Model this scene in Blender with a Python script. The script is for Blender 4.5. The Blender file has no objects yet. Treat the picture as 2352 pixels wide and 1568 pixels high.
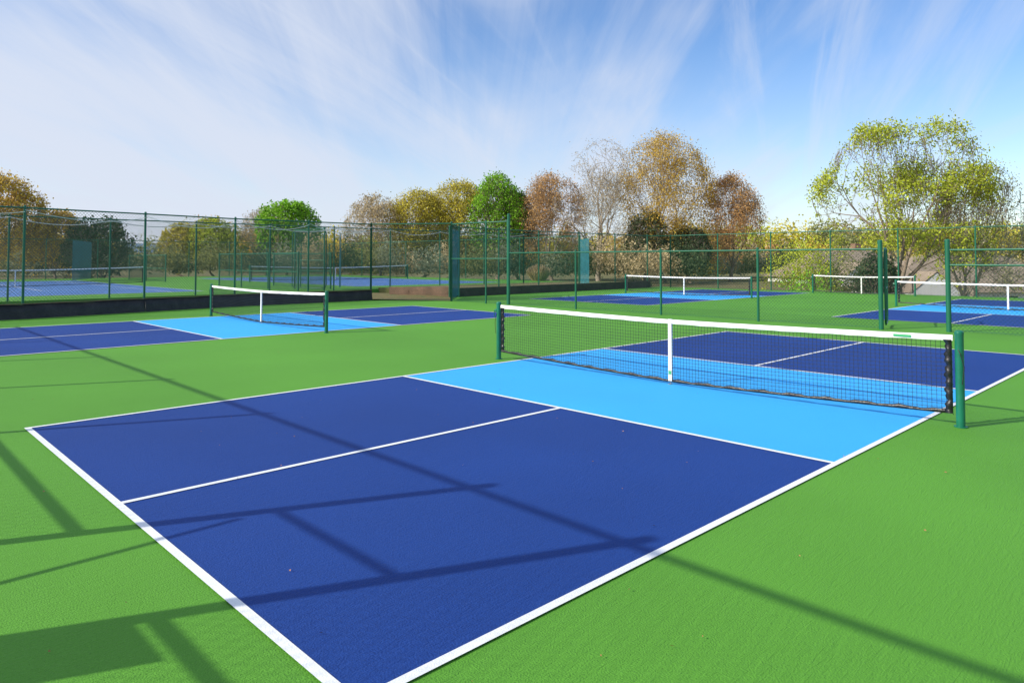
import bpy, math, random
import numpy as np
from mathutils import Vector
R = math.radians
random.seed(7); rng = np.random.default_rng(7)
scene = bpy.context.scene
scene.view_settings.view_transform = 'Standard'
scene.view_settings.look = 'None'
scene.view_settings.exposure = 0

# ------------------------------------------------------------------ camera
CAM = Vector((-1.433, -2.323, 1.665)); YAW = 0.8017; PITCH = 0.0333
cd = bpy.data.cameras.new("camera"); cam = bpy.data.objects.new("camera", cd)
scene.collection.objects.link(cam)
cd.sensor_width = 36; cd.lens = 24.84; cd.shift_y = -0.1024
cd.clip_start = 0.05; cd.clip_end = 9000
cam.location = CAM
cam.rotation_euler = (math.pi/2 + PITCH, 0, YAW - math.pi/2)
scene.camera = cam

# survey axes of the site: "ahead" runs north-east across the courts, "across" to the south-east
AH = np.array([math.cos(YAW), math.sin(YAW)]); AC = np.array([math.sin(YAW), -math.cos(YAW)])
ORG = np.array([-1.433, -2.323])
def site(ahead, across):
    p = ORG + AH*ahead + AC*across
    return float(p[0]), float(p[1])

# ------------------------------------------------------------------ sun + sky
SHD = np.array([0.914, -0.407]); ELEV = R(30.5)
sd = bpy.data.lights.new("sun", 'SUN'); sun = bpy.data.objects.new("sun", sd)
scene.collection.objects.link(sun)
sd.energy = 5.0; sd.angle = R(0.5); sd.color = (1.0, 0.94, 0.84)
dv = Vector((SHD[0]*math.cos(ELEV), SHD[1]*math.cos(ELEV), -math.sin(ELEV)))
sun.rotation_euler = dv.to_track_quat('-Z', 'Y').to_euler()
sun_az = math.atan2(-SHD[1], -SHD[0])            # direction towards the sun

w = bpy.data.worlds.new("World"); scene.world = w; w.use_nodes = True
nt = w.node_tree; nt.nodes.clear()
def N(nt, t, **k):
    n = nt.nodes.new(t)
    for a, b in k.items(): setattr(n, a, b)
    return n
def L(nt, a, b): nt.links.new(a, b)
def math_(nt, op, a, b=None, c=None, clamp=False):
    n = N(nt, 'ShaderNodeMath', operation=op); n.use_clamp = clamp
    for i, v in enumerate((a, b, c)):
        if v is None: continue
        if isinstance(v, (int, float)): n.inputs[i].default_value = v
        else: L(nt, v, n.inputs[i])
    return n.outputs[0]
out = N(nt, 'ShaderNodeOutputWorld'); bg = N(nt, 'ShaderNodeBackground')
bg.inputs[1].default_value = 0.10
sky = N(nt, 'ShaderNodeTexSky', sky_type='NISHITA'); sky.sun_disc = False
sky.sun_elevation = ELEV; sky.sun_rotation = math.pi/2 - sun_az
sky.air_density = 1.0; sky.dust_density = 0.6; sky.ozone_density = 2.0; sky.altitude = 200
tc = N(nt, 'ShaderNodeTexCoord'); sep = N(nt, 'ShaderNodeSeparateXYZ'); L(nt, tc.outputs['Generated'], sep.inputs[0])
zz = math_(nt, 'ADD', math_(nt, 'MAXIMUM', sep.outputs[2], 0.0), 0.19)
px = math_(nt, 'DIVIDE', sep.outputs[0], zz); py = math_(nt, 'DIVIDE', sep.outputs[1], zz)
cmb = N(nt, 'ShaderNodeCombineXYZ'); L(nt, px, cmb.inputs[0]); L(nt, py, cmb.inputs[1])
def cloudnoise(rot, scl, loc, scale, detail, dist, rough=0.6):
    m1 = N(nt, 'ShaderNodeMapping'); m1.inputs['Rotation'].default_value = (0, 0, -rot)
    L(nt, cmb.outputs[0], m1.inputs[0])
    m2 = N(nt, 'ShaderNodeMapping'); m2.inputs['Scale'].default_value = scl; m2.inputs['Location'].default_value = loc
    L(nt, m1.outputs[0], m2.inputs[0])
    n = N(nt, 'ShaderNodeTexNoise'); n.inputs['Scale'].default_value = scale; n.inputs['Detail'].default_value = detail
    n.inputs['Distortion'].default_value = dist; n.inputs['Roughness'].default_value = rough
    L(nt, m2.outputs[0], n.inputs['Vector']); return n.outputs['Fac']
AZC = R(41)
n1 = cloudnoise(AZC, (0.30, 1.15, 1), (0, 0, 0), 1.5, 8, 0.8, 0.56)
n2 = cloudnoise(AZC + R(9), (0.20, 2.4, 1), (4, 2, 0), 2.1, 8, 0.7, 0.60)
n3 = cloudnoise(AZC, (0.5, 0.9, 1), (9.3, 5, 0), 1.0, 3, 0.4, 0.5)
n4s = cloudnoise(AZC - R(14), (0.16, 1.9, 1), (1.7, 6, 0), 1.5, 8, 0.9, 0.62)
# clouds thicken towards the north-west (left) side of the sky
lft = math_(nt, 'ADD', math_(nt, 'MULTIPLY', sep.outputs[0], -AC[0]), math_(nt, 'MULTIPLY', sep.outputs[1], -AC[1]))
s = math_(nt, 'ADD', math_(nt, 'MULTIPLY', n1, 0.80), math_(nt, 'MULTIPLY', n2, 0.40))
s = math_(nt, 'ADD', s, math_(nt, 'MULTIPLY', n3, 0.75))
s = math_(nt, 'ADD', s, math_(nt, 'MULTIPLY', lft, 0.26))
mr = N(nt, 'ShaderNodeMapRange', interpolation_type='SMOOTHSTEP')
mr.inputs['From Min'].default_value = 0.73; mr.inputs['From Max'].default_value = 1.22
mr.inputs['To Min'].default_value = 0.0; mr.inputs['To Max'].default_value = 0.88
L(nt, s, mr.inputs['Value'])
wisp = N(nt, 'ShaderNodeMapRange', interpolation_type='SMOOTHSTEP')
wisp.inputs['From Min'].default_value = 0.48; wisp.inputs['From Max'].default_value = 0.70
wisp.inputs['To Min'].default_value = 0.0; wisp.inputs['To Max'].default_value = 0.40
L(nt, n4s, wisp.inputs['Value'])
hz = N(nt, 'ShaderNodeMapRange', interpolation_type='SMOOTHSTEP')
hz.inputs['From Min'].default_value = -0.02; hz.inputs['From Max'].default_value = 0.36
hz.inputs['To Min'].default_value = 0.80; hz.inputs['To Max'].default_value = 0.0
L(nt, sep.outputs[2], hz.inputs['Value'])
hzl = math_(nt, 'MULTIPLY', hz.outputs[0], math_(nt, 'ADD', 0.75, math_(nt, 'MULTIPLY', lft, 0.65)), clamp=True)
inv = lambda a: math_(nt, 'SUBTRACT', 1.0, a)
fac = math_(nt, 'SUBTRACT', 1.0, math_(nt, 'MULTIPLY', math_(nt, 'MULTIPLY', inv(mr.outputs[0]), inv(wisp.outputs[0])), inv(hzl)), clamp=True)
hs = N(nt, 'ShaderNodeHueSaturation'); hs.inputs['Saturation'].default_value = 1.25; hs.inputs['Value'].default_value = 1.9
hs.inputs['Hue'].default_value = 0.508
L(nt, sky.outputs[0], hs.inputs['Color'])
mx = N(nt, 'ShaderNodeMix', data_type='RGBA'); L(nt, fac, mx.inputs['Factor'])
L(nt, hs.outputs[0], mx.inputs['A']); mx.inputs['B'].default_value = (7.2, 7.8, 9.1, 1)
L(nt, mx.outputs['Result'], bg.inputs[0]); L(nt, bg.outputs[0], out.inputs[0])

# ------------------------------------------------------------------ materials
def mat(name, col, rough=0.7, var=0.0, vscale=1.0, fine=0.0, fscale=60, bump=0.0, bscale=200, bdist=0.002, spec=0.5,
        trans=0.0, col2=None, streak=0.0, metallic=0.0, see=0.0):
    m = bpy.data.materials.new(name); m.use_nodes = True; t = m.node_tree
    b = t.nodes['Principled BSDF']; b.inputs['Roughness'].default_value = rough
    b.inputs['Specular IOR Level'].default_value = spec; b.inputs['Metallic'].default_value = metallic
    if see: b.inputs['Alpha'].default_value = 1-see
    c4 = (*col, 1)
    g = N(t, 'ShaderNodeNewGeometry'); pos = g.outputs['Position']
    csock = None
    if var or fine or col2:
        n = N(t, 'ShaderNodeTexNoise'); n.inputs['Scale'].default_value = vscale; n.inputs['Detail'].default_value = 5
        L(t, pos, n.inputs['Vector'])
        mm = N(t, 'ShaderNodeMix', data_type='RGBA')
        mrn = N(t, 'ShaderNodeMapRange'); mrn.inputs['From Min'].default_value = .3; mrn.inputs['From Max'].default_value = .7
        L(t, n.outputs['Fac'], mrn.inputs['Value']); L(t, mrn.outputs[0], mm.inputs['Factor'])
        a = col; bb = col2 if col2 else tuple(min(1, x*(1+var)) for x in col)
        if not col2: a = tuple(x*(1-var) for x in col)
        mm.inputs['A'].default_value = (*a, 1); mm.inputs['B'].default_value = (*bb, 1)
        csock = mm.outputs['Result']
        if fine:
            n4 = N(t, 'ShaderNodeTexNoise'); n4.inputs['Scale'].default_value = fscale; n4.inputs['Detail'].default_value = 4
            n4.inputs['Roughness'].default_value = .7
            L(t, pos, n4.inputs['Vector'])
            mr2 = N(t, 'ShaderNodeMapRange'); mr2.inputs['From Min'].default_value = .25; mr2.inputs['From Max'].default_value = .75
            mr2.inputs['To Min'].default_value = 1-fine; mr2.inputs['To Max'].default_value = 1+fine
            L(t, n4.outputs['Fac'], mr2.inputs['Value'])
            vm = N(t, 'ShaderNodeVectorMath', operation='SCALE'); L(t, csock, vm.inputs[0]); L(t, mr2.outputs[0], vm.inputs['Scale'])
            csock = vm.outputs[0]
        L(t, csock, b.inputs['Base Color'])
    else: b.inputs['Base Color'].default_value = c4
    if bump:
        n5 = N(t, 'ShaderNodeTexNoise'); n5.inputs['Scale'].default_value = bscale; n5.inputs['Detail'].default_value = 3
        L(t, pos, n5.inputs['Vector']); h = n5.outputs['Fac']
        if streak:
            mp = N(t, 'ShaderNodeMapping'); mp.inputs['Rotation'].default_value = (0, 0, R(20)); mp.inputs['Scale'].default_value = (7, 60, 1)
            L(t, pos, mp.inputs[0]); n6 = N(t, 'ShaderNodeTexNoise'); n6.inputs['Scale'].default_value = 1.0
            n6.inputs['Detail'].default_value = 3; n6.inputs['Distortion'].default_value = 1.2
            L(t, mp.outputs[0], n6.inputs['Vector'])
            h = math_(t, 'ADD', h, math_(t, 'MULTIPLY', n6.outputs['Fac'], streak))
        bp = N(t, 'ShaderNodeBump'); bp.inputs['Strength'].default_value = bump; bp.inputs['Distance'].default_value = bdist
        L(t, h, bp.inputs['Height']); L(t, bp.outputs[0], b.inputs['Normal'])
    if trans:
        o = t.nodes['Material Output']; tr = N(t, 'ShaderNodeBsdfTranslucent'); ms = N(t, 'ShaderNodeMixShader')
        ms.inputs[0].default_value = trans
        if csock: L(t, csock, tr.inputs[0])
        else: tr.inputs[0].default_value = c4
        L(t, b.outputs[0], ms.inputs[1]); L(t, tr.outputs[0], ms.inputs[2]); L(t, ms.outputs[0], o.inputs[0])
    return m
M_green = mat("court_green_paint", (.105, .320, .030), .74, var=.08, vscale=.35, fine=.14, fscale=90, bump=.9, bscale=110, bdist=.006, spec=.25, streak=1.0)
M_blue = mat("court_dark_blue_paint", (.0095, .050, .245), .72, var=.10, vscale=.4, fine=.18, fscale=90, bump=.9, bscale=110, bdist=.006, spec=.25, streak=1.0)
M_sky = mat("court_light_blue_paint", (.045, .42, .90), .72, var=.04, vscale=.5, fine=.06, fscale=90, bump=.6, bscale=110, bdist=.005, spec=.25, streak=.7)
M_line = mat("white_line_paint", (.82, .83, .82), .7, var=.04, vscale=3, fine=.08, fscale=60, bump=.5, bscale=110, bdist=.004)
M_asph = mat("asphalt", (.085, .075, .065), .9, var=.25, vscale=1.2, fine=.25, fscale=40, bump=.5, bscale=60, bdist=.01)
M_fence = mat("green_vinyl_coating", (.008, .125, .068), .42, var=.12, vscale=3)
M_mesh = mat("green_chain_link", (.008, .060, .038), .5)
M_npost = mat("green_post_enamel", (.008, .15, .085), .35, var=.15, vscale=8, bump=.2, bscale=60, bdist=.001)
M_cord = mat("black_net_cord", (.012, .012, .014), .6)
M_vinyl = mat("black_vinyl", (.013, .013, .014), .38, bump=.6, bscale=30, bdist=.01)
M_white = mat("white_vinyl", (.84, .83, .80), .55, var=.05, vscale=6, bump=.3, bscale=12, bdist=.006)
M_tag = mat("green_tag", (.05, .38, .14), .6)
M_steel = mat("galvanised_steel", (.45, .46, .45), .35, metallic=.8)
M_screen = mat("windscreen_fabric", (.015, .20, .26), .7, var=.2, vscale=4, see=.35)
M_blackscr = mat("black_ground_screen", (.026, .022, .019), .55, var=.5, vscale=3, fine=.4, fscale=20, bump=.6, bscale=14, bdist=.03)
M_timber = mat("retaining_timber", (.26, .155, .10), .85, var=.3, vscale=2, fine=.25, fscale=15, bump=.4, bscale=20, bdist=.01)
M_grass = mat("grass", (.13, .15, .035), .95, vscale=.25, col2=(.24, .18, .08), fine=.3, fscale=9, bump=.8, bscale=20, bdist=.05)
M_mulch = mat("leaf_litter", (.24, .15, .06), .95, vscale=2.5, col2=(.12, .15, .04), fine=.5, fscale=14, bump=.9, bscale=20, bdist=.04)
M_bark = mat("bark", (.26, .20, .145), .9, var=.25, vscale=2, fine=.25, fscale=12)
M_barkp = mat("bark_pale", (.38, .32, .25), .9, var=.2, vscale=2, fine=.2, fscale=12)
M_roof = mat("roof_shingle", (.30, .235, .17), .9, var=.15, vscale=1, fine=.25, fscale=8)
M_wall = mat("white_siding", (.78, .78, .76), .7, var=.04, vscale=2)
M_glass = mat("window_glass", (.03, .04, .05), .12)
M_rope = mat("rope", (.66, .66, .62), .7)
M_hill = mat("haze_tinted_forest", (.12, .20, .30), 1.0, var=.12, vscale=.01)  # wooded ridge; the blue of distance haze is put into the base colour
M_reed = mat("dry_reed", (.50, .38, .22), .9, var=.25, vscale=6)
M_speck = mat("dry_leaf", (.38, .17, .07), .8, var=.3, vscale=5)
M_signw = mat("sign_white", (.80, .80, .78), .5)
M_ink = mat("sign_ink", (.02, .02, .02), .6)

# ------------------------------------------------------------------ mesh building
class MB:
    def __init__(s): s.v = []; s.f = []; s.m = []; s.n = 0
    def add(s, V, F, m=0):
        V = np.asarray(V, float).reshape(-1, 3); F = np.asarray(F, int)
        s.v.append(V); s.f.append(F + s.n); s.m.append(np.full(len(F), m)); s.n += len(V)
    def tubes(s, P0, P1, R0, R1=None, n=4, m=0, caps=False):
        P0 = np.asarray(P0, float).reshape(-1, 3); P1 = np.asarray(P1, float).reshape(-1, 3); k = len(P0)
        if k == 0: return
        R0 = np.broadcast_to(np.asarray(R0, float), (k,)); R1 = R0 if R1 is None else np.broadcast_to(np.asarray(R1, float), (k,))
        d = P1-P0; d = d/np.maximum(np.linalg.norm(d, axis=1, keepdims=True), 1e-9)
        a = np.where(np.abs(d[:, 2:3]) > .9, np.array([[1., 0, 0]]), np.array([[0, 0, 1.]]))
        u = np.cross(d, a); u /= np.linalg.norm(u, axis=1, keepdims=True); v = np.cross(d, u)
        th = np.arange(n)*2*math.pi/n
        ring = u[:, None, :]*np.cos(th)[None, :, None] + v[:, None, :]*np.sin(th)[None, :, None]
        A = P0[:, None, :] + ring*R0[:, None, None]; B = P1[:, None, :] + ring*R1[:, None, None]
        V = np.concatenate([A, B], axis=1).reshape(-1, 3)
        i = np.arange(n); j = (i+1) % n
        q = np.stack([i, j, j+n, i+n], axis=1)
        F = (q[None] + (np.arange(k)*2*n)[:, None, None]).reshape(-1, 4)
        s.add(V, F, m)
        if caps:
            for c in range(k):
                for off in (0, n):
                    ctr = (P0 if off == 0 else P1)[c]; base = V[c*2*n+off:c*2*n+off+n]
                    s.add(np.vstack([base, ctr]), np.array([[a_, (a_+1) % n, n, n] for a_ in range(n)]), m)
    def poly(s, pts, r, n=6, m=0):
        pts = np.asarray(pts, float); s.tubes(pts[:-1], pts[1:], r, None, n, m)
    def box(s, c, d, m=0, rot=0.0):
        x, y, z = d[0]/2, d[1]/2, d[2]/2
        V = np.array([[-x,-y,-z],[x,-y,-z],[x,y,-z],[-x,y,-z],[-x,-y,z],[x,-y,z],[x,y,z],[-x,y,z]])
        if rot:
            cc, ss = math.cos(rot), math.sin(rot); V = V @ np.array([[cc, ss, 0], [-ss, cc, 0], [0, 0, 1]])
        s.add(V + np.array(c), [[0,3,2,1],[4,5,6,7],[0,1,5,4],[1,2,6,5],[2,3,7,6],[3,0,4,7]], m)
    def quad(s, a, b, c, d, m=0): s.add([a, b, c, d], [[0, 1, 2, 3]], m)
    def dome(s, c, r, m=0, n=10):
        V = []; 
        for k in range(4):
            ph = k/4*math.pi/2
            for i in range(n):
                t = i*2*math.pi/n; V.append((c[0]+r*math.cos(ph)*math.cos(t), c[1]+r*math.cos(ph)*math.sin(t), c[2]+r*.55*math.sin(ph)))
        V.append((c[0], c[1], c[2]+r*.55)); F = []
        for k in range(3):
            for i in range(n): F.append([k*n+i, k*n+(i+1) % n, (k+1)*n+(i+1) % n, (k+1)*n+i])
        for i in range(n): F.append([3*n+i, 3*n+(i+1) % n, 4*n, 4*n])
        s.add(V, F, m)
    def obj(s, name, mats, parent=None, smooth=False):
        V = np.concatenate(s.v); F = np.concatenate(s.f); Mi = np.concatenate(s.m)
        me = bpy.data.meshes.new(name)
        tri = F[:, 2] == F[:, 3]
        tot = np.where(tri, 3, 4); st = np.concatenate([[0], np.cumsum(tot)[:-1]])
        mask = np.ones(F.shape, bool); mask[tri, 3] = False
        me.vertices.add(len(V)); me.vertices.foreach_set("co", V.ravel())
        me.loops.add(int(tot.sum())); me.loops.foreach_set("vertex_index", F[mask].astype(np.int32))
        me.polygons.add(len(F)); me.polygons.foreach_set("loop_start", st.astype(np.int32))
        me.polygons.foreach_set("loop_total", tot.astype(np.int32))
        me.polygons.foreach_set("material_index", Mi.astype(np.int32))
        me.polygons.foreach_set("use_smooth", np.full(len(F), smooth))
        for m in (mats if isinstance(mats, (list, tuple)) else [mats]): me.materials.append(m)
        me.update(calc_edges=True); me.validate()
        o = bpy.data.objects.new(name, me); scene.collection.objects.link(o)
        if parent: o.parent = parent
        return o
def empty(name):
    o = bpy.data.objects.new(name, None); scene.collection.objects.link(o); return o
def rect(mb, x0, y0, x1, y1, z, m=0): mb.quad((x0, y0, z), (x1, y0, z), (x1, y1, z), (x0, y1, z), m)

# ------------------------------------------------------------------ terrain
def sst(t): t = np.clip(t, 0, 1); return t*t*(3-2*t)
def terr(x, y):
    x = np.asarray(x, float); y = np.asarray(y, float)
    d = np.maximum(x-36.3, 0)
    h = -3.6*sst(d/13)*(1-.75*sst((y-16)/14))
    h = h - .5*sst((y-62.5)/15)
    r = np.hypot(x, y); h = h + 9*sst((r-170)/500)
    h = h + .22*np.sin(x*.13+1)*np.cos(y*.11)*sst((r-66)/20)
    return h-.06
gx = np.concatenate([-np.geomspace(4000, 60, 26), np.arange(-55, 130, 2.5), np.geomspace(132, 4000, 28)])
gX, gY = np.meshgrid(gx, gx, indexing='ij'); gZ = terr(gX, gY); n_ = len(gx)
idx = np.arange(n_*n_).reshape(n_, n_)
F = np.stack([idx[:-1, :-1], idx[1:, :-1], idx[1:, 1:], idx[:-1, 1:]], -1).reshape(-1, 4)
mb = MB(); mb.add(np.stack([gX, gY, gZ], -1).reshape(-1, 3), F); mb.obj("ground", M_grass, smooth=True)

# green court pad
mb = MB(); mb.box((16.6, .5, -.02), (39.2, 45, .04)); mb.obj("court_pavement", M_green)
mb = MB(); mb.box((1.2, 25.7, -.0), (26.9, 5.3, .10)); mb.obj("asphalt_path", M_asph)
mb = MB(); mb.box((10, 45.2, .08), (50, 34.0, .24)); mb.obj("tennis_pavement", M_green)
mb = MB(); mb.add([(14.6, 22.9, .05), (16.9, 20.1, .006), (18.7, 22.4, .006), (18.7, 23.2, .1), (16.3, 26.5, .16), (14.6, 28.3, .16), (14.6, 25, .12)],
                  [[0, 1, 2, 3], [0, 3, 4, 6], [6, 4, 5, 5]]); mb.obj("leaf_litter_patch", M_mulch)

# ------------------------------------------------------------------ courts
LW = .052
def pickleball_court(x0, y0, xk1=4.55, xk2=9.04, xe=13.68, W=6.096):
    e = empty("pickleball_court")
    a = MB(); rect(a, x0+.01, y0+.01, x0+xk1, y0+W-.01, .004); rect(a, x0+xk2, y0+.01, x0+xe-.01, y0+W-.01, .004); a.obj("service_area", M_blue, e)
    a = MB(); rect(a, x0+xk1, y0+.01, x0+xk2, y0+W-.01, .005); a.obj("kitchen", M_sky, e)
    a = MB(); z = .009
    rect(a, x0, y0, x0+LW, y0+W, z); rect(a, x0+xe-LW, y0, x0+xe, y0+W, z)
    rect(a, x0+LW, y0, x0+xe-LW, y0+LW, z); rect(a, x0+LW, y0+W-LW, x0+xe-LW, y0+W, z)
    rect(a, x0+xk1-LW, y0+LW, x0+xk1, y0+W-LW, z); rect(a, x0+xk2, y0+LW, x0+xk2+LW, y0+W-LW, z)
    c = y0+W/2
    rect(a, x0+LW, c-LW/2, x0+xk1-LW, c+LW/2, z); rect(a, x0+xk2+LW, c-LW/2, x0+xe-LW, c+LW/2, z)
    a.obj("white_lines", M_line, e)

def net(name, X, ya, yb, hp=.93, hc=.865, cell=.045, cr=.0019, z0=0.0, postr=.040, tag=False, band=.055):
    """net runs along Y between posts at ya and yb"""
    e = empty(name); Lh = yb-ya
    top = lambda y: z0 + hc + (hp-.02-hc)*(abs((y-(ya+yb)/2)/(Lh/2))**1.5)
    def bot(y):
        t = abs((y-(ya+yb)/2)/(Lh/2)); return z0 + .045 + .095*(t**1.4)
    p = MB()
    for y in (ya, yb):
        p.tubes([(X, y, z0)], [(X, y, z0+hp+.01)], postr, n=18); p.dome((X, y, z0+hp+.01), postr*1.06, n=18)
        p.tubes([(X, y, z0+.001)], [(X, y, z0+.012)], postr*1.5, n=18, caps=True)
        p.tubes([(X, y, z0+hp-.01)], [(X, y, z0+hp+.012)], postr*1.06, n=18)
    p.obj("posts", M_npost, e, smooth=True)
    y0, y1 = ya+postr+.035, yb-postr-.035
    m = MB(); ys = np.arange(y0, y1, cell); k = len(ys)
    wob = rng.normal(0, .0025, k)
    ex = np.sin(ys*2.1)*.006
    m.tubes(np.stack([X+ex, ys+wob, [bot(y) for y in ys]], 1), np.stack([np.full(k, X), ys, [top(y)-.02 for y in ys]], 1), cr, n=3)
    yy = np.linspace(y0, y1, 40); tb = np.array([top(y)-.03 for y in yy]); bb = np.array([bot(y) for y in yy])
    rows = int(round((hc-.05)/cell))
    for r in range(1, rows):
        t = r/rows; zr = bb*(1-t)+tb*t
        pts = np.stack([X+np.sin(yy*2.1)*.006*(1-t), yy, zr], 1); m.poly(pts, cr, n=3)
    m.obj("netting", M_cord, e)
    # head band: folded white vinyl
    b = MB(); yy = np.linspace(y0-.02, y1+.02, 61)
    prof = [(-.007, -band), (-.010, -band*.5), (-.008, -.004), (0, .003), (.008, -.004), (.010, -band*.5), (.007, -band)]
    V = []; 
    for i, y in enumerate(yy):
        jit = .0022*math.sin(i*1.9)+.0015*math.sin(i*.7)
        for (dx, dz) in prof: V.append((X+dx*(1+.3*math.sin(i*1.3)), y, top(min(max(y, ya), yb))+dz+(jit if dz < -.03 else 0)))
    np_ = len(prof); F = [[i*np_+j, (i+1)*np_+j, (i+1)*np_+j+1, i*np_+j+1] for i in range(60) for j in range(np_-1)]
    b.add(V, F); b.obj("head_band", M_white, e, smooth=True)
    # bottom hem
    b = MB(); V = []; yy = np.linspace(y0, y1, 121)
    for i, y in enumerate(yy):
        z = bot(y); wv = .006*math.sin(i*1.7)+.005*math.sin(i*.61+1); ht = .036+.008*math.sin(i*.9)+.004*math.sin(i*2.3)
        for dx, dz in ((-.010, 0), (-.013+wv, ht*.5), (-.006, ht), (.006, ht), (.012+wv, ht*.5), (.010, 0)): V.append((X+dx, y, z+dz-.012))
    F = [[i*6+j, (i+1)*6+j, (i+1)*6+(j+1) % 6, i*6+(j+1) % 6] for i in range(120) for j in range(6)]
    b.add(V, F); b.obj("bottom_hem", M_vinyl, e, smooth=True)
    # side sleeves (gathered)
    b = MB()
    for ys_, sg in ((y0, 1), (y1, -1)):
        V = []; k = 34; zt, zb = top(ys_)-.045, bot(ys_)-.01
        for i in range(k+1):
            z = zb+(zt-zb)*i/k; wd = .052+.010*math.sin(i*1.9)+.008*math.sin(i*.8+ya); xo = .012*math.sin(i*1.25)
            for dx, dy in ((-.014, -.008), (-.016+xo, wd*.5), (-.008, wd), (.008, wd), (.016+xo, wd*.5), (.014, -.008)):
                V.append((X+dx, ys_+sg*dy, z))
        F = [[i*6+j, (i+1)*6+j, (i+1)*6+(j+1) % 6, i*6+(j+1) % 6] for i in range(k) for j in range(6)]
        b.add(V, F)
    b.obj("side_sleeves", M_vinyl, e, smooth=True)
    # lacing between sleeve and post
    b = MB()
    for ys_, yp in ((y0, ya), (y1, yb)):
        for z in np.arange(z0+.14, z0+hp-.1, .075):
            b.tubes([(X-.012, ys_, z), (X+.012, ys_, z)], [(X-.02, yp+(ys_-yp)*.9, z+.03), (X+.02, yp+(ys_-yp)*.9, z-.03)], .003, n=4)
        sg = 1 if yp == yb else -1
        b.poly([(X-.02, yp-sg*.03, z0+hp-.10), (X-.05, yp+sg*.02, z0+hp-.2), (X-.04, yp+sg*.05, z0+hp-.33), (X-.045, yp+sg*.03, z0+hp-.5)], .004, n=5)
    b.obj("lacing", M_cord, e)
    # winch and hook
    b = MB()
    b.tubes([(X, yb+postr, z0+hp-.12)], [(X, yb+postr+.045, z0+hp-.12)], .028, n=12, caps=True)
    b.tubes([(X-.03, yb+postr+.04, z0+hp-.12)], [(X-.03, yb+postr+.04, z0+hp-.24)], .006, n=6)
    b.tubes([(X, ya, top(ya)-.02)], [(X, y0+.03, top(ya)-.02)], .005, n=6); b.tubes([(X, yb, top(yb)-.02)], [(X, y1-.03, top(yb)-.02)], .005, n=6)
    b.obj("winch", [M_npost], e)
    # centre strap
    c = (ya+yb)/2; b = MB()
    b.box((X-.014, c, (top(c)+.045+z0)/2), (.003, .052, top(c)-z0-.045)); b.box((X+.014, c, (top(c)+.045+z0)/2), (.003, .052, top(c)-z0-.045))
    b.box((X, c, top(c)+.0065), (.031, .052, .004)); b.obj("centre_strap", M_white, e)
    b = MB(); b.tubes([(X, c, z0+.001)], [(X, c, z0+.045)], .007, n=8); b.box((X, c, z0+.008), (.09, .03, .006)); b.box((X, c, z0+.048), (.034, .04, .008)); b.obj("ground_anchor", M_steel, e)
    if tag:
        b = MB(); b.box((X-.0145, ya+.52, top(ya+.5)-.028), (.002, .17, .026)); b.obj("green_tag", M_tag, e)
        b = MB(); b.box((X-.0175, c, .16), (.002, .04, .05)); b.obj("strap_tag", M_tag, e)
    return e

pickleball_court(0, 0); net("pickleball_net", 6.73, -.33, 6.43, tag=True, cr=.0023)
pickleball_court(.05, 12.62, xe=13.85); net("pickleball_net", 6.80, 12.29, 19.05, cr=.0026)
pickleball_court(20.2, 12.9, xk1=4.9, xk2=9.5, xe=14.0); net("pickleball_net", 27.5, 12.57, 19.33)
pickleball_court(19.7, 0); net("pickleball_net", 26.4, -.33, 6.43)
net("pickleball_net", 34.6, 8.2, 12.9)

def tennis_court(x0, y0):
    e = empty("tennis_court"); z = .204; Wd, Ln = 10.97, 23.77
    a = MB(); rect(a, x0, y0, x0+Wd, y0+Ln, z); a.obj("playing_surface", M_blue2, e)
    a = MB(); z = .208; lw = .06
    for xx in (x0, x0+1.37, x0+Wd-1.37-lw, x0+Wd-lw): rect(a, xx, y0, xx+lw, y0+Ln, z)
    a.obj("side_lines", M_line, e); a = MB(); z = .212
    for yy in (y0, y0+Ln-lw): rect(a, x0, yy, x0+Wd, yy+lw, z)
    for yy in (y0+Ln/2-6.4, y0+Ln/2+6.4): rect(a, x0+1.37, yy, x0+Wd-1.37, yy+lw, z)
    rect(a, x0+Wd/2-lw/2, y0+Ln/2-6.4, x0+Wd/2+lw/2, y0+Ln/2+6.4, z+.002); a.obj("cross_lines", M_line, e)
M_blue2 = mat("tennis_blue_paint", (.055, .17, .45), .7, var=.08, vscale=.4, fine=.1, fscale=50, spec=.5)
tennis_court(.4, 31.8); tennis_court(19.7, 31.8)
def net_x(name, Y, xa, xb, z0):
    e = net(name, 0, -xb, -xa, hp=1.09, hc=.93, cell=.07, cr=.004, z0=0, postr=.05)
    e.rotation_euler = (0, 0, R(90)); e.location = (0, Y, z0)   # local y -> -world x
    return e
net_x("tennis_net", 43.7, -.6, 12.3, .2); net_x("tennis_net", 43.7, 18.8, 31.6, .2)

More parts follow.
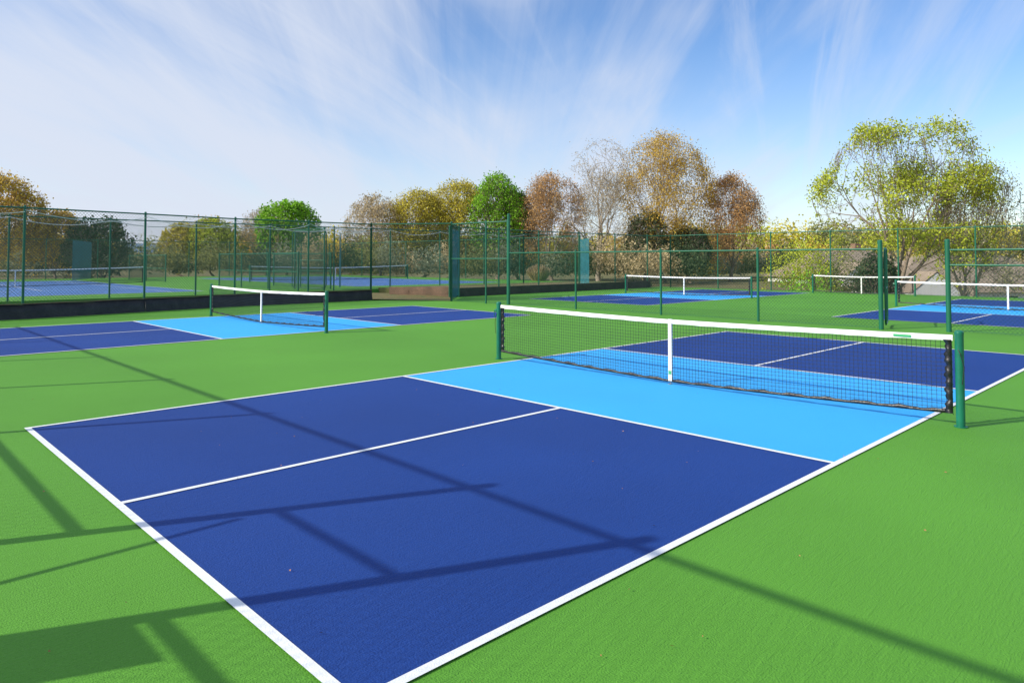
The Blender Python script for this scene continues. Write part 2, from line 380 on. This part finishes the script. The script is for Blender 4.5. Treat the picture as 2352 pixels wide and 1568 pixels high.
# ------------------------------------------------------------------ chain link fences
def fence(pts, h, z0=0., step=.062, wr=.0026, rails=(), postr=.034, railr=.022, extra=.05, name="chain_link_fence", mesh=True, ends=.04, top=True):
    """pts: list of post positions (x,y)"""
    e = empty(name); p = MB(); r = MB(); g = MB()
    for i, (x, y) in enumerate(pts):
        rr = ends if i in (0, len(pts)-1) else postr
        p.tubes([(x, y, z0)], [(x, y, z0+h+extra)], rr, n=10); p.dome((x, y, z0+h+extra), rr*1.1)
    for (a, b) in zip(pts[:-1], pts[1:]):
        a = np.array(a); b = np.array(b); Ls = np.linalg.norm(b-a); u = (b-a)/Ls
        zs = ([h] if top else [])+list(rails)
        for z in zs: r.tubes([(*a, z0+z)], [(*b, z0+z)], railr, n=8)
        r.tubes([(*a, z0+.05)], [(*b, z0+.05)], .004, n=4)
        if mesh:
            hz_ = h-.02; c = np.arange(-hz_, Ls, step*1.41421)
            nrm = np.array([-u[1], u[0]])*.012
            for sg in (1, -1):
                s0 = np.maximum(c, 0); s1 = np.minimum(c+hz_, Ls); ok = s1-s0 > .02; s0_ = s0[ok]; s1_ = s1[ok]; cc = c[ok]
                za = s0_-cc; zb = s1_-cc
                if sg < 0: za = hz_-za; zb = hz_-zb
                o = nrm*(1+.15*sg)
                A = np.stack([a[0]+u[0]*s0_+o[0], a[1]+u[1]*s0_+o[1], z0+.02+za], 1)
                B = np.stack([a[0]+u[0]*s1_+o[0], a[1]+u[1]*s1_+o[1], z0+.02+zb], 1)
                g.tubes(A, B, wr, n=3)
    p.obj("posts", M_fence, e, smooth=True); r.obj("rails", M_fence, e, smooth=True)
    if mesh: g.obj("wire_mesh", M_mesh, e)
    return e

# fence round the near courts (left side) -> corner -> gate -> low dividing fence
fenA = [(-7.6, 21.2), (-4.2, 21.4), (-.9, 21.5), (2.55, 21.65), (5.9, 22.25), (9.1, 22.9), (11.95, 22.85), (14.75, 22.8)]
fence(fenA, 3.15, wr=.0038, step=.068)
fence([(14.75, 22.8), (16.75, 20.0)], 3.15, wr=.003)
fence([(16.75, 20.0), (16.75, 17.9), (16.95, 16.9)], 3.12, rails=(1.72,))
fence([(16.95, 16.85), (16.85, 13.45), (16.8, 10.0), (16.75, 6.85), (16.8, 3.75)], 1.93, ends=.045, extra=.06)
fence([(17.3, 2.45), (17.0, -.8), (17.0, -4.0), (17.0, -7.2)], 1.90, rails=(1.55,), ends=.05, extra=.12)
mb = MB(); mb.tubes([(16.8, 3.75, 0), (17.3, 2.45, 0), (16.95, 16.85, 0)], [(16.8, 3.75, 2.12), (17.3, 2.45, 2.12), (16.95, 16.85, 3.38)], .055, n=14)
for q in ((16.8, 3.75, 2.12), (17.3, 2.45, 2.12), (16.95, 16.85, 3.38)): mb.dome(q, .06)
mb.obj("gate_post", M_fence, smooth=True)
# swung-open gate leaf
def gate(a, b, z0, h, name="fence_gate"):
    e = empty(name); p = MB(); a = np.array(a); b = np.array(b); u = b-a; Ls = np.linalg.norm(u); u = u/Ls
    k = .18; P = []
    def pt(s, z): return (a[0]+u[0]*s, a[1]+u[1]*s, z0+z)
    for (s, z, t0) in ((k, .1+k, 180), (Ls-k, .1+k, 270), (Ls-k, h-k, 0), (k, h-k, 90)):
        for j in range(5):
            t = R(t0+90*j/4); P.append(pt(s+k*math.cos(t), z+k*math.sin(t)))
    P.append(P[0]); p.poly(P, .024, n=8); p.tubes([pt(0, h*.5)], [pt(Ls, h*.5)], .02, n=8); p.obj("frame", M_fence, e, smooth=True)
    g = MB()
    for c in np.arange(-h, Ls, .088):
        s0 = max(c, .02); s1 = min(c+h-.12, Ls-.02)
        if s1-s0 > .02:
            g.tubes([pt(s0, s0-c+.1)], [pt(s1, s1-c+.1)], .0023, n=3); g.tubes([pt(s0, h-(s0-c))], [pt(s1, h-(s1-c))], .0023, n=3)
    g.obj("wire_mesh", M_mesh, e)
gate((16.95, 3.7), (18.15, 4.05), 0, 1.95)
gate((15.9, 28.5), (15.2, 30.6), .2, 2.9)

# black ground screen along the left fence foot
e = empty("ground_screen")
mb = MB()
for (a, b) in zip(fenA[:-1], fenA[1:]):
    a = np.array(a); b = np.array(b); Ls = np.linalg.norm(b-a); u = (b-a)/Ls; k = int(Ls/.25)
    V = []
    for i in range(k+1):
        s = Ls*i/k; x, y = a+u*s; wv = .03*math.sin(s*5+a[0]); hh = .42+.015*math.sin(s*3.1)
        V += [(x+.02, y-.12+wv*.3, .005), (x+.02, y-.09+wv, hh*.5), (x+.02, y-.05, hh), (x+.02, y+.03, hh-.01)]
    mb.add(V, [[i*4+j, (i+1)*4+j, (i+1)*4+j+1, i*4+j+1] for i in range(k) for j in range(3)])
mb.obj("fabric", M_blackscr, e, smooth=True)
mb = MB()
for (a, b) in zip(fenA[:-1], fenA[1:]): mb.tubes([(a[0], a[1]-.06, .43)], [(b[0], b[1]-.06, .43)], .012, n=6)
mb.obj("edge_batten", M_timber, e)

# tennis fences
fence([(-9.8+3.25*i, 28.3) for i in range(13)], 3.05, z0=.2, wr=.003)
fence([(29.2, 28.3), (34.5, 28.3), (34.5, 34), (34.5, 40), (34.5, 48), (34.5, 55), (34.5, 61)], 3.05, z0=.2, step=.09, wr=.003)
fence([(-14+3.5*i, 61) for i in range(15)], 3.05, z0=.2, step=.10, wr=.0032)
fence([(14.6, 28.8), (14.6, 32), (14.6, 35.2), (14.6, 38.2)], 1.8, z0=.2, rails=(.9,))
fence([(17.0, 30.0), (17.0, 33.2), (17.0, 36.4)], 1.8, z0=.2, rails=(.9,))
fence([(14.9, 48), (14.9, 52), (14.9, 56)], 1.8, z0=.2, rails=(.9,))
fence([(15.8, 28.5), (15.8, 31.5)], 3.0, z0=.2)
# fences on the north and east of the far courts
fence([(18.6, 22.4), (21.9, 22.7), (25.0, 23), (28.2, 23), (31.4, 23), (34.6, 23), (35.6, 22)], 3.15, step=.07, wr=.0028)
fence([(35.6, 22.0-3.2*i) for i in range(13)], 3.15, step=.08, wr=.0028)
# windscreen panels
def screen(a, b, z0, z1):
    e = MB(); a = np.array(a); b = np.array(b); k = 12; V = []
    for i in range(k+1):
        x, y = a+(b-a)*i/k; V += [(x+.02*math.sin(i*1.3), y, z0), (x+.03*math.sin(i*1.1), y, (z0+z1)/2), (x, y, z1)]
    e.add(V, [[i*3+j, (i+1)*3+j, (i+1)*3+j+1, i*3+j+1] for i in range(k) for j in range(2)]); e.obj("windscreen_panel", M_screen, smooth=True)
screen((16.85, 20.08), (18.85, 22.05), .1, 2.95); fence([(16.8, 20.05), (18.9, 22.1)], 3.15)
screen((16.6, 28.5), (17.4, 29.7), .3, 3.0)
screen((29.3, 23.2), (31, 25.3), .1, 2.9)
screen((10.3, 52), (12.6, 57), .3, 3.0)

# retaining walls
e = empty("retaining_wall"); mb = MB()
def wallrun(a, b, h, t=.15, z0=0):
    a = np.array(a, float); b = np.array(b, float); Ls = np.linalg.norm(b-a); ang = math.atan2(*(b-a)[::-1]); u = (b-a)/Ls
    rows = max(1, int(round(h/.14)))
    for r in range(rows):
        s = -(r % 2)*.9
        while s < Ls:
            s0 = max(s, 0); s1 = min(s+1.8, Ls); c = a+u*(s0+s1)/2
            if s1-s0 > .05: mb.box((c[0], c[1], z0+h/rows*(r+.5)), (s1-s0-.012, t+.01*((r*7+int(s*3)) % 3-1), h/rows-.010), 0, ang)
            s += 1.8
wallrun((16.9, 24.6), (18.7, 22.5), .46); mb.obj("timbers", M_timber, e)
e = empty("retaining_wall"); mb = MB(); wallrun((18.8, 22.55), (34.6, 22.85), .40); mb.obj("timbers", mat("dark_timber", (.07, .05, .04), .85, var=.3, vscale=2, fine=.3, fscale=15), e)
mb = MB(); mb.box((27, 25.7, .14), (16.6, 5.1, .26)); mb.obj("terrace", M_grass)

# fence behind the viewer, whose shadow falls over the court
fence([(-2.75, y) for y in (-7.3, -4.1, -.9, 2.35)], 3.05, rails=(1.58,), wr=.0014, railr=.028, postr=.040)
fence([(-2.75, y) for y in (3.75, 7.2, 10.3, 13.5, 16.8, 21.2)], 3.05, rails=(1.58,) , wr=.0014, railr=.028, postr=.040)
e = empty("fence_gate"); mb = MB()
mb.tubes([(-2.75, 2.35, 3.05), (-2.75, 2.4, 2.26), (-2.75, 3.65, 2.1), (-2.75, 2.35, 0), (-2.75, 3.75, 0), (-2.75, 2.5, .12)],
         [(-2.75, 3.75, 3.05), (-2.75, 3.7, 2.26), (-2.75, 2.5, .5), (-2.75, 2.35, 3.15), (-2.75, 3.75, 3.15), (-2.75, 3.65, .12)], [.028, .024, .022, .052, .052, .02], n=10)
mb.obj("frame", M_fence, e)
mb = MB(); mb.box((-2.71, 2.08, 1.22), (.004, .42, .56)); mb.obj("rules_sign", M_signw)

# string hung along the top of the fences
mb = MB()
for i in range(12):
    x0 = -9.8+3.25*i; sag = random.uniform(.12, .32); pts = []
    for k in range(13):
        t = k/12; pts.append((x0+3.25*t, 28.24, 3.2-sag*4*t*(1-t)))
    mb.poly(pts, .016, n=4)
for (a, b), sag in zip(list(zip(fenA[:-1], fenA[1:]))[2:], (.15, .22, .30, .26, .34)):
    pts = []
    for k in range(15):
        t = k/14; pts.append((a[0]+(b[0]-a[0])*t, a[1]+(b[1]-a[1])*t-.06, 3.08-.05*t-sag*4*t*(1-t)*(.8+.3*t)))
    mb.poly(pts, .010, n=4)
mb.obj("hanging_string", M_rope)
# small notice on the tennis fence
e = empty("notice_sign"); mb = MB(); mb.box((23.6, 28.22, 1.75), (.42, .02, .62)); mb.obj("panel", M_signw, e)
mb = MB()
for k in range(6): mb.box((23.6+(.02*(k % 2)), 28.205, 1.95-.08*k), (.28-.04*(k % 3), .004, .022))
mb.obj("lettering", M_ink, e)

# fallen leaves and debris
mb = MB()
for i in range(110):
    x = random.uniform(-.8, 15); y = random.uniform(-3, 13)
    if i < 24: x = random.uniform(-.5, 5); y = random.uniform(-1, 6)
    s = random.uniform(.005, .012); t = random.uniform(0, 6.28); c, d = math.cos(t)*s, math.sin(t)*s
    mb.add([(x-c, y-d, .013), (x+d*.5, y-c*.5, .019), (x+c, y+d, .014), (x-d*.5, y+c*.5, .013)], [[0, 1, 2, 3]])
mb.obj("fallen_leaves", M_speck)

# ------------------------------------------------------------------ foliage
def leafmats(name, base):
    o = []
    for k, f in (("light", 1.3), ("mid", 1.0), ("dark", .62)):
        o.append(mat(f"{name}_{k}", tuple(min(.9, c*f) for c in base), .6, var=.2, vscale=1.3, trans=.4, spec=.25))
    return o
LM = {k: leafmats("leaves_"+k, c) for k, c in dict(
    yellow=(.58, .50, .06), lime=(.50, .56, .05), green=(.24, .48, .03), rust=(.60, .36, .14), beige=(.56, .45, .25),
    gold=(.66, .45, .08), dark=(.085, .12, .05), olive=(.27, .28, .10), grey=(.31, .33, .21), pale=(.60, .58, .28)).items()}
def leaves(mb, C, size, mi, flat=0.0):
    n = len(C)
    a = rng.normal(size=(n, 3)); a /= np.linalg.norm(a, axis=1, keepdims=True)
    b = rng.normal(size=(n, 3)); b = np.cross(a, b); b /= np.linalg.norm(b, axis=1, keepdims=True)
    s = size*rng.uniform(.6, 1.4, (n, 1)); a = a*s; b = b*s*.6
    V = np.stack([C-a, C-b*.9+a*.1, C+a, C+b], 1).reshape(-1, 3)
    for k in range(3):
        sel = mi == k
        if sel.any():
            idx = np.where(sel)[0]; VV = V.reshape(n, 4, 3)[idx].reshape(-1, 3)
            mb.add(VV, np.arange(4*len(idx)).reshape(-1, 4), k)
def tree(name, x, y, H, Wd, kind, nleaf=5000, lsize=.10, levels=7, trunk=.22, seed=1, bark=None, lean=(0, 0), spread=.028, open_=.0, trad=None, side=True, rnd=.72, amp=.30):
    rs = random.Random(seed); z0 = float(terr(x, y))-.1
    S0, S1, Q0, Q1, tips = [], [], [], [], []
    def grow(p, d, ln, r, lv):
        k = 2 if lv > 1 else 3
        for i in range(k):
            d2 = (d+Vector((rs.gauss(0, .11), rs.gauss(0, .11), rs.gauss(0, .05)+.03))).normalized()
            q = p+d2*ln/k; r2 = r*(.93 if lv == 0 else .88)
            S0.append(p[:]); S1.append(q[:]); Q0.append(r); Q1.append(r2); p, d, r = q, d2, r2
            if lv >= levels-2 and lv > 1: tips.append((*p, lv))
            if side and 1 <= lv <= 3 and rs.random() < .75:
                u = d.orthogonal().normalized(); v = d.cross(u); t = rs.uniform(0, 6.28); ang = rs.uniform(.8, 1.3)
                nd = (d*math.cos(ang)+(u*math.cos(t)+v*math.sin(t))*math.sin(ang)); nd.z = nd.z*.7+.02; nd.normalize()
                grow(p, nd, ln*rs.uniform(.45, .7), r*.42, lv+2)
        if lv >= levels: return
        n = 3 if rs.random() < .42 else 2
        if lv == 0: n = 4
        ph = rs.uniform(0, 6.28)
        for c in range(n):
            ang = rs.uniform(.28, .66)*(1.25 if lv < 2 else 1.0)
            if c == 0 and lv < 3: ang *= .35
            t = ph+c*6.283/n+rs.uniform(-.4, .4)
            u = d.orthogonal().normalized(); v = d.cross(u)
            nd = (d*math.cos(ang)+(u*math.cos(t)+v*math.sin(t))*math.sin(ang)); nd.z += .04; nd.normalize()
            grow(p, nd, ln*rs.uniform(.68, .92)*(.98 if c else 1.0), r*rs.uniform(.6, .74), lv+1)
    grow(Vector((0, 0, 0)), Vector((0, 0, 1)), 1.0, .06, 0)
    S0 = np.array(S0); S1 = np.array(S1); T = np.array(tips)
    lo = np.percentile(T[:, :3], 4, axis=0); hi = np.percentile(T[:, :3], 96, axis=0)
    th = H*trunk; zc = H*(trunk+1)/2*.96; hz2 = H*1.0-zc
    def fx(P):
        Q = P.copy(); z = P[:, 2]
        t = np.clip((z-1)/(hi[2]-1), -.3, None)
        Q[:, 2] = np.where(z < 1, z*th, th+(H-th)*t)
        f = sst(z/1.0)
        cx, cy = (lo[0]+hi[0])/2, (lo[1]+hi[1])/2
        Q[:, 0] = ((P[:, 0]-cx*f)*Wd/(hi[0]-lo[0])); Q[:, 1] = ((P[:, 1]-cy*f)*Wd/(hi[1]-lo[1]))
        # gentle rounding of the crown envelope: outlying twigs are pulled in, with uneven lobes
        dz = (Q[:, 2]-zc)/hz2; rr = np.sqrt((Q[:, 0]/(Wd/2))**2+(Q[:, 1]/(Wd/2))**2+dz**2)
        az = np.arctan2(Q[:, 1], Q[:, 0]); lob = 1+.10*np.sin(az*3+seed)+.09*np.sin(az*5+dz*4+seed*2)+.07*np.sin(dz*7+az+seed)
        r2 = np.where(rr > rnd, rnd+amp*lob*np.tanh((rr-rnd)/(amp*1.13)), rr)
        k = np.where((Q[:, 2] > th) & (rr > rnd), r2/np.maximum(rr, 1e-6), 1.0)
        Q[:, 0] *= k; Q[:, 1] *= k; Q[:, 2] = zc+(Q[:, 2]-zc)*k
        g = Q[:, 2]/H; Q[:, 0] += lean[0]*g; Q[:, 1] += lean[1]*g
        return Q+np.array([x, y, z0])
    A, B = fx(S0), fx(S1); sc = (trad or H*.020)/.06
    Q0 = np.maximum(np.array(Q0)*sc, .016); Q1 = np.maximum(np.array(Q1)*sc, .014)
    e = empty(name); mbk = MB(); big = Q0 > .05
    mbk.tubes(A[big], B[big], Q0[big], Q1[big], n=7); mbk.tubes(A[~big], B[~big], Q0[~big], Q1[~big], n=3)
    mbk.obj("trunk_and_limbs", bark or M_bark, e, smooth=True)
    TP = fx(T[:, :3]); k = len(TP)
    pick = rng.integers(0, k, nleaf)
    if open_ > 0:
        cl = np.sin(TP[:, 0]*1.3+seed)*np.sin(TP[:, 1]*1.2+1)+np.sin(TP[:, 2]*1.5+seed*.7)
        keep = (cl+rng.normal(0, .5, k)) > np.quantile(cl, open_); pick = pick[keep[pick]]
    C = TP[pick]+rng.normal(0, spread*H, (len(pick), 3))*np.array([1, 1, .8])
    clump = rng.integers(0, 3, k)[pick]
    mi = np.where(rng.random(len(pick)) < .55, clump, rng.integers(0, 3, len(pick)))
    ml = MB(); leaves(ml, C, lsize, mi); ml.obj("foliage", LM[kind], e)

def T(name, ah, ac, top, w_, kind, **k):
    x, y = site(ah, ac); tree(name, x, y, top-float(terr(x, y)), w_, kind, **k)
T("oak_tree", 60, -43.8, 9.4, 7.2, "gold", nleaf=12000, lsize=.11, seed=3, trunk=.13)
T("oak_tree", 66, -52, 8.2, 6.0, "gold", nleaf=5000, lsize=.12, seed=5)
T("oak_tree", 64, -41.5, 6.4, 5.0, "gold", nleaf=6000, lsize=.11, seed=6, trunk=.12)
T("maple_tree", 85, -27, 9.0, 7.4, "green", nleaf=12000, lsize=.15, seed=11, trunk=.12)
T("birch_tree", 90, -31.5, 8.5, 6, "beige", nleaf=2600, lsize=.09, seed=12, bark=M_barkp)
T("poplar_tree", 86, -36.0, 6.9, 7, "lime", nleaf=7500, lsize=.13, seed=41, trunk=.10)
T("poplar_tree", 86, -39.8, 6.2, 6, "yellow", nleaf=6000, lsize=.13, seed=42, trunk=.10)
T("birch_tree", 90, -17.3, 10.3, 7.6, "beige", nleaf=9500, lsize=.10, seed=13, bark=M_barkp, trunk=.12)
T("poplar_tree", 92, -12.6, 10.9, 9.0, "yellow", nleaf=15000, lsize=.115, seed=14, trunk=.10)
T("poplar_tree", 95, -7.4, 12.4, 10.8, "yellow", nleaf=21000, lsize=.12, seed=15, trunk=.10)
T("maple_tree", 90, -1.9, 12.8, 6.4, "green", nleaf=12000, lsize=.14, seed=16, trunk=.10)
T("oak_tree", 88, 5.0, 12.6, 8.0, "rust", nleaf=15000, lsize=.092, seed=17, trunk=.12)
T("ash_tree", 85, 10.4, 16.1, 10.6, "beige", nleaf=8500, lsize=.075, seed=18, trunk=.15, bark=M_barkp)
T("tulip_tree", 85, 18.3, 17.0, 11.0, "gold", nleaf=32000, lsize=.090, seed=19, trunk=.15)
T("oak_tree", 85, 26.2, 12.0, 7.8, "rust", nleaf=17000, lsize=.092, seed=20, trunk=.13)
T("maple_tree", 50, 27.8, 11.3, 10.4, "lime", nleaf=40000, lsize=.086, seed=23, trunk=.24, spread=.018, open_=.38, trad=.28, rnd=.80, amp=.36)
T("dogwood_tree", 52, 34.4, 9.0, 6.8, "pale", nleaf=8500, lsize=.070, seed=24, trunk=.16, bark=M_barkp)
T("cedar_tree", 93, 1.0, 10.9, 4.0, "dark", nleaf=7000, lsize=.15, seed=31, trunk=.08)
T("cedar_tree", 82, 15.6, 7.4, 5.0, "dark", nleaf=5000, lsize=.13, seed=32, trunk=.06)
T("cedar_tree", 81, 20.6, 5.6, 4.6, "dark", nleaf=4000, lsize=.13, seed=33, trunk=.06)
T("pine_tree", 62, -36.5, 5.2, 4.6, "dark", nleaf=5200, lsize=.13, seed=35, trunk=.06, rnd=.9, amp=.4)
T("cedar_tree", 46, 23.6, 2.2, 2.6, "dark", nleaf=7000, lsize=.09, seed=36, trunk=.05)

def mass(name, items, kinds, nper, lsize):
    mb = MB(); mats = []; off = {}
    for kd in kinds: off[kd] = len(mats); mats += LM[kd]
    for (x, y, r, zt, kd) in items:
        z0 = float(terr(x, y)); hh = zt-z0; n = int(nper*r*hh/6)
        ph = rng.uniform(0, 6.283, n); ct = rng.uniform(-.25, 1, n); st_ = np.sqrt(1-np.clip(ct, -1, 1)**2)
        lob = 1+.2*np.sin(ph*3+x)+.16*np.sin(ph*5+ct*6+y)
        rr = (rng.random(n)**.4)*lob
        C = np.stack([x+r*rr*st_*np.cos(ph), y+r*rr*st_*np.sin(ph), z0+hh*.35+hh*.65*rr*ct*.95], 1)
        base = np.where(ct > .5, 0, np.where(ct > .1, 1, 2)); mi = np.where(rng.random(n) < .5, base, rng.integers(0, 3, n))  # crown shading put into leaf colour: lighter tops, darker undersides, half mixed at random
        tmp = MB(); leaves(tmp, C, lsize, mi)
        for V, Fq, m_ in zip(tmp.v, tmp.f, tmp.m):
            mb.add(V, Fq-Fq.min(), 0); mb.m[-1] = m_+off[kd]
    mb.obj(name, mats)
rs = random.Random(5)
it = []
for i in range(64):                       # brush right behind the courts
    ac = -62+i*1.9+rs.uniform(-.6, .6); ah = 76+rs.uniform(-5, 5)
    if ac > 20: ah = 90+rs.uniform(-6, 6)
    x, y = site(ah, ac*(ah/76))
    if x < 37 and y < 63: continue
    it.append((x, y, rs.uniform(1.6, 2.8), rs.uniform(2.4, 4.6) if ac < 20 else rs.uniform(1.6, 3.6), rs.choice(["olive", "dark", "grey", "olive", "beige", "dark"] if ac < 20 else ["olive", "yellow", "grey", "beige"])))
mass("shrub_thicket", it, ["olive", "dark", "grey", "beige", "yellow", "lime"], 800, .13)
it = []
for i in range(66):                       # taller mixed trees behind
    ac = -75+i*2.1+rs.uniform(-.8, .8); ah = 98+rs.uniform(-6, 8); x, y = site(ah, ac)
    px_ = ac/ah
    tp = rs.uniform(4.2, 7.2) if ac < 30 else rs.uniform(3.0, 5.2)
    if -.57 < px_ < -.46: continue         # gap where the far ridge shows
    it.append((x, y, rs.uniform(2, 3.6), tp, rs.choice(["yellow", "olive", "gold", "lime", "olive", "beige", "rust"])))
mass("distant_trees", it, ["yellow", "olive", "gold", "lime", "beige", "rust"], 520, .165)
it = []
for i in range(90):
    ac = -170+i*3.9+rs.uniform(-1, 1); ah = 190+rs.uniform(-20, 25); x, y = site(ah, ac)
    if -.57 < ac/ah < -.47: continue
    it.append((x, y, rs.uniform(5, 8), rs.uniform(8.5, 11.5)+ (0.5 if ac > 40 else -2), rs.choice(["yellow", "lime", "olive", "gold", "olive"])))
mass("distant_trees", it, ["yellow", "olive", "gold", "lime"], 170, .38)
# garden shrubs by the houses
it = [(*site(46, 19.3), 2.0, .9, "green"), (*site(48, 21.0), 1.6, .4, "olive"), (*site(60, 24.5), 2.9, 4.0, "lime"), (*site(60, 27.5), 2.4, 3.2, "olive")]
mass("garden_shrubs", it, ["green", "olive", "lime", "yellow"], 1500, .085)
# dry ornamental grass tuft
mb = MB(); x, y = site(50, 1.9); z0 = float(terr(x, y))+.0; n = 900
a = rng.uniform(0, 6.283, n); r = rng.random(n)**.5; P0 = np.stack([x+.2*r*np.cos(a), y+.2*r*np.sin(a), np.full(n, z0)], 1)
P1 = np.stack([x+.95*r*np.cos(a), y+.95*r*np.sin(a), z0+1.35-.45*r**2+rng.normal(0, .08, n)], 1)
mb.tubes(P0, P1, .02, .008, n=3); mb.obj("ornamental_grass", M_reed)

# distant blue ridge
mb = MB(); V = []; k = 160
for i in range(k):
    th = R(-40+170*i/(k-1)); h = 62+26*math.sin(i*.16+1)+14*math.sin(i*.37)+5*math.sin(i*.9)
    for rr, f in ((2300, 0), (2600, .6), (3000, 1.0), (3500, .7)): V.append((rr*math.cos(th), rr*math.sin(th), 8+(h-5)*f if f else -20))
mb.add(V, [[i*4+j, (i+1)*4+j, (i+1)*4+j+1, i*4+j+1] for i in range(k-1) for j in range(3)]); mb.obj("hills", M_hill, smooth=True)

# ------------------------------------------------------------------ houses
def house(ah, ac, rot, Lx, Wy, eave, ridge, gf=.7):
    x, y = site(ah, ac); g = float(terr(x, y))-.3; e = empty("house")
    c, s_ = math.cos(rot), math.sin(rot)
    def P(u, v, z): return (x+u*c-v*s_, y+u*s_+v*c, z)
    a, b = Lx/2, Wy/2; o = .45
    w_ = MB(); w_.box((x, y, (g+eave)/2), (Lx, Wy, eave-g), 0, rot); w_.obj("walls", M_wall, e)
    r = MB(); hip = Wy*.45
    E = [P(-a-o, -b-o, eave-.1), P(a+o, -b-o, eave-.1), P(a+o, b+o, eave-.1), P(-a-o, b+o, eave-.1)]
    r1, r2 = P(-a+hip, 0, ridge), P(a-hip, 0, ridge)
    r.add(E+[r1, r2], [[0, 1, 5, 4], [2, 3, 4, 5], [1, 2, 5, 5], [3, 0, 4, 4], [0, 3, 2, 1]])
    # cross gable with white front
    gz = eave+(ridge-eave)*.55; gw = 2.3; gu = -a*gf
    F0, F1, FT = P(gu-gw, -b-1.6, eave-.1), P(gu+gw, -b-1.6, eave-.1), P(gu, -b-1.6, gz); K = P(gu, -.6, gz)
    r.add([F0, FT, K, P(gu-gw, -b+.2, eave-.1)], [[0, 1, 2, 3]]); r.add([F1, P(gu+gw, -b+.2, eave-.1), K, FT], [[0, 1, 2, 3]])
    r.obj("roof", M_roof, e)
    q = MB(); q.add([P(gu-gw+.15, -b-1.55, g), P(gu+gw-.15, -b-1.55, g), P(gu+gw-.15, -b-1.55, eave-.05), P(gu, -b-1.55, gz-.10), P(gu-gw+.15, -b-1.55, eave-.05)],
            [[0, 1, 2, 4], [4, 2, 3, 3]])
    q.quad(P(gu-gw+.15, -b-1.55, g), P(gu-gw+.15, -b, g), P(gu-gw+.15, -b, eave-.1), P(gu-gw+.15, -b-1.55, eave-.1))
    q.obj("gable_front", M_wall, e)
    q = MB()
    for u in (gu, a*.2, a*.65):
        v = -b-1.60 if u == gu else -b-.04
        q.quad(P(u-.45, v, eave-1.6), P(u+.45, v, eave-1.6), P(u+.45, v, eave-.45), P(u-.45, v, eave-.45))
    q.obj("windows", M_glass, e)
    ch = MB(); ch.box(P(a*.3, .8, ridge+.1), (.7, .9, 1.5), 0, rot); ch.obj("chimney", M_timber, e)
house(68, 43.0, YAW-math.pi/2, 17, 9.5, -1.1, 2.1)
house(80, 37.5, YAW-math.pi/2+.15, 14, 8, -.1, 2.7, .2)
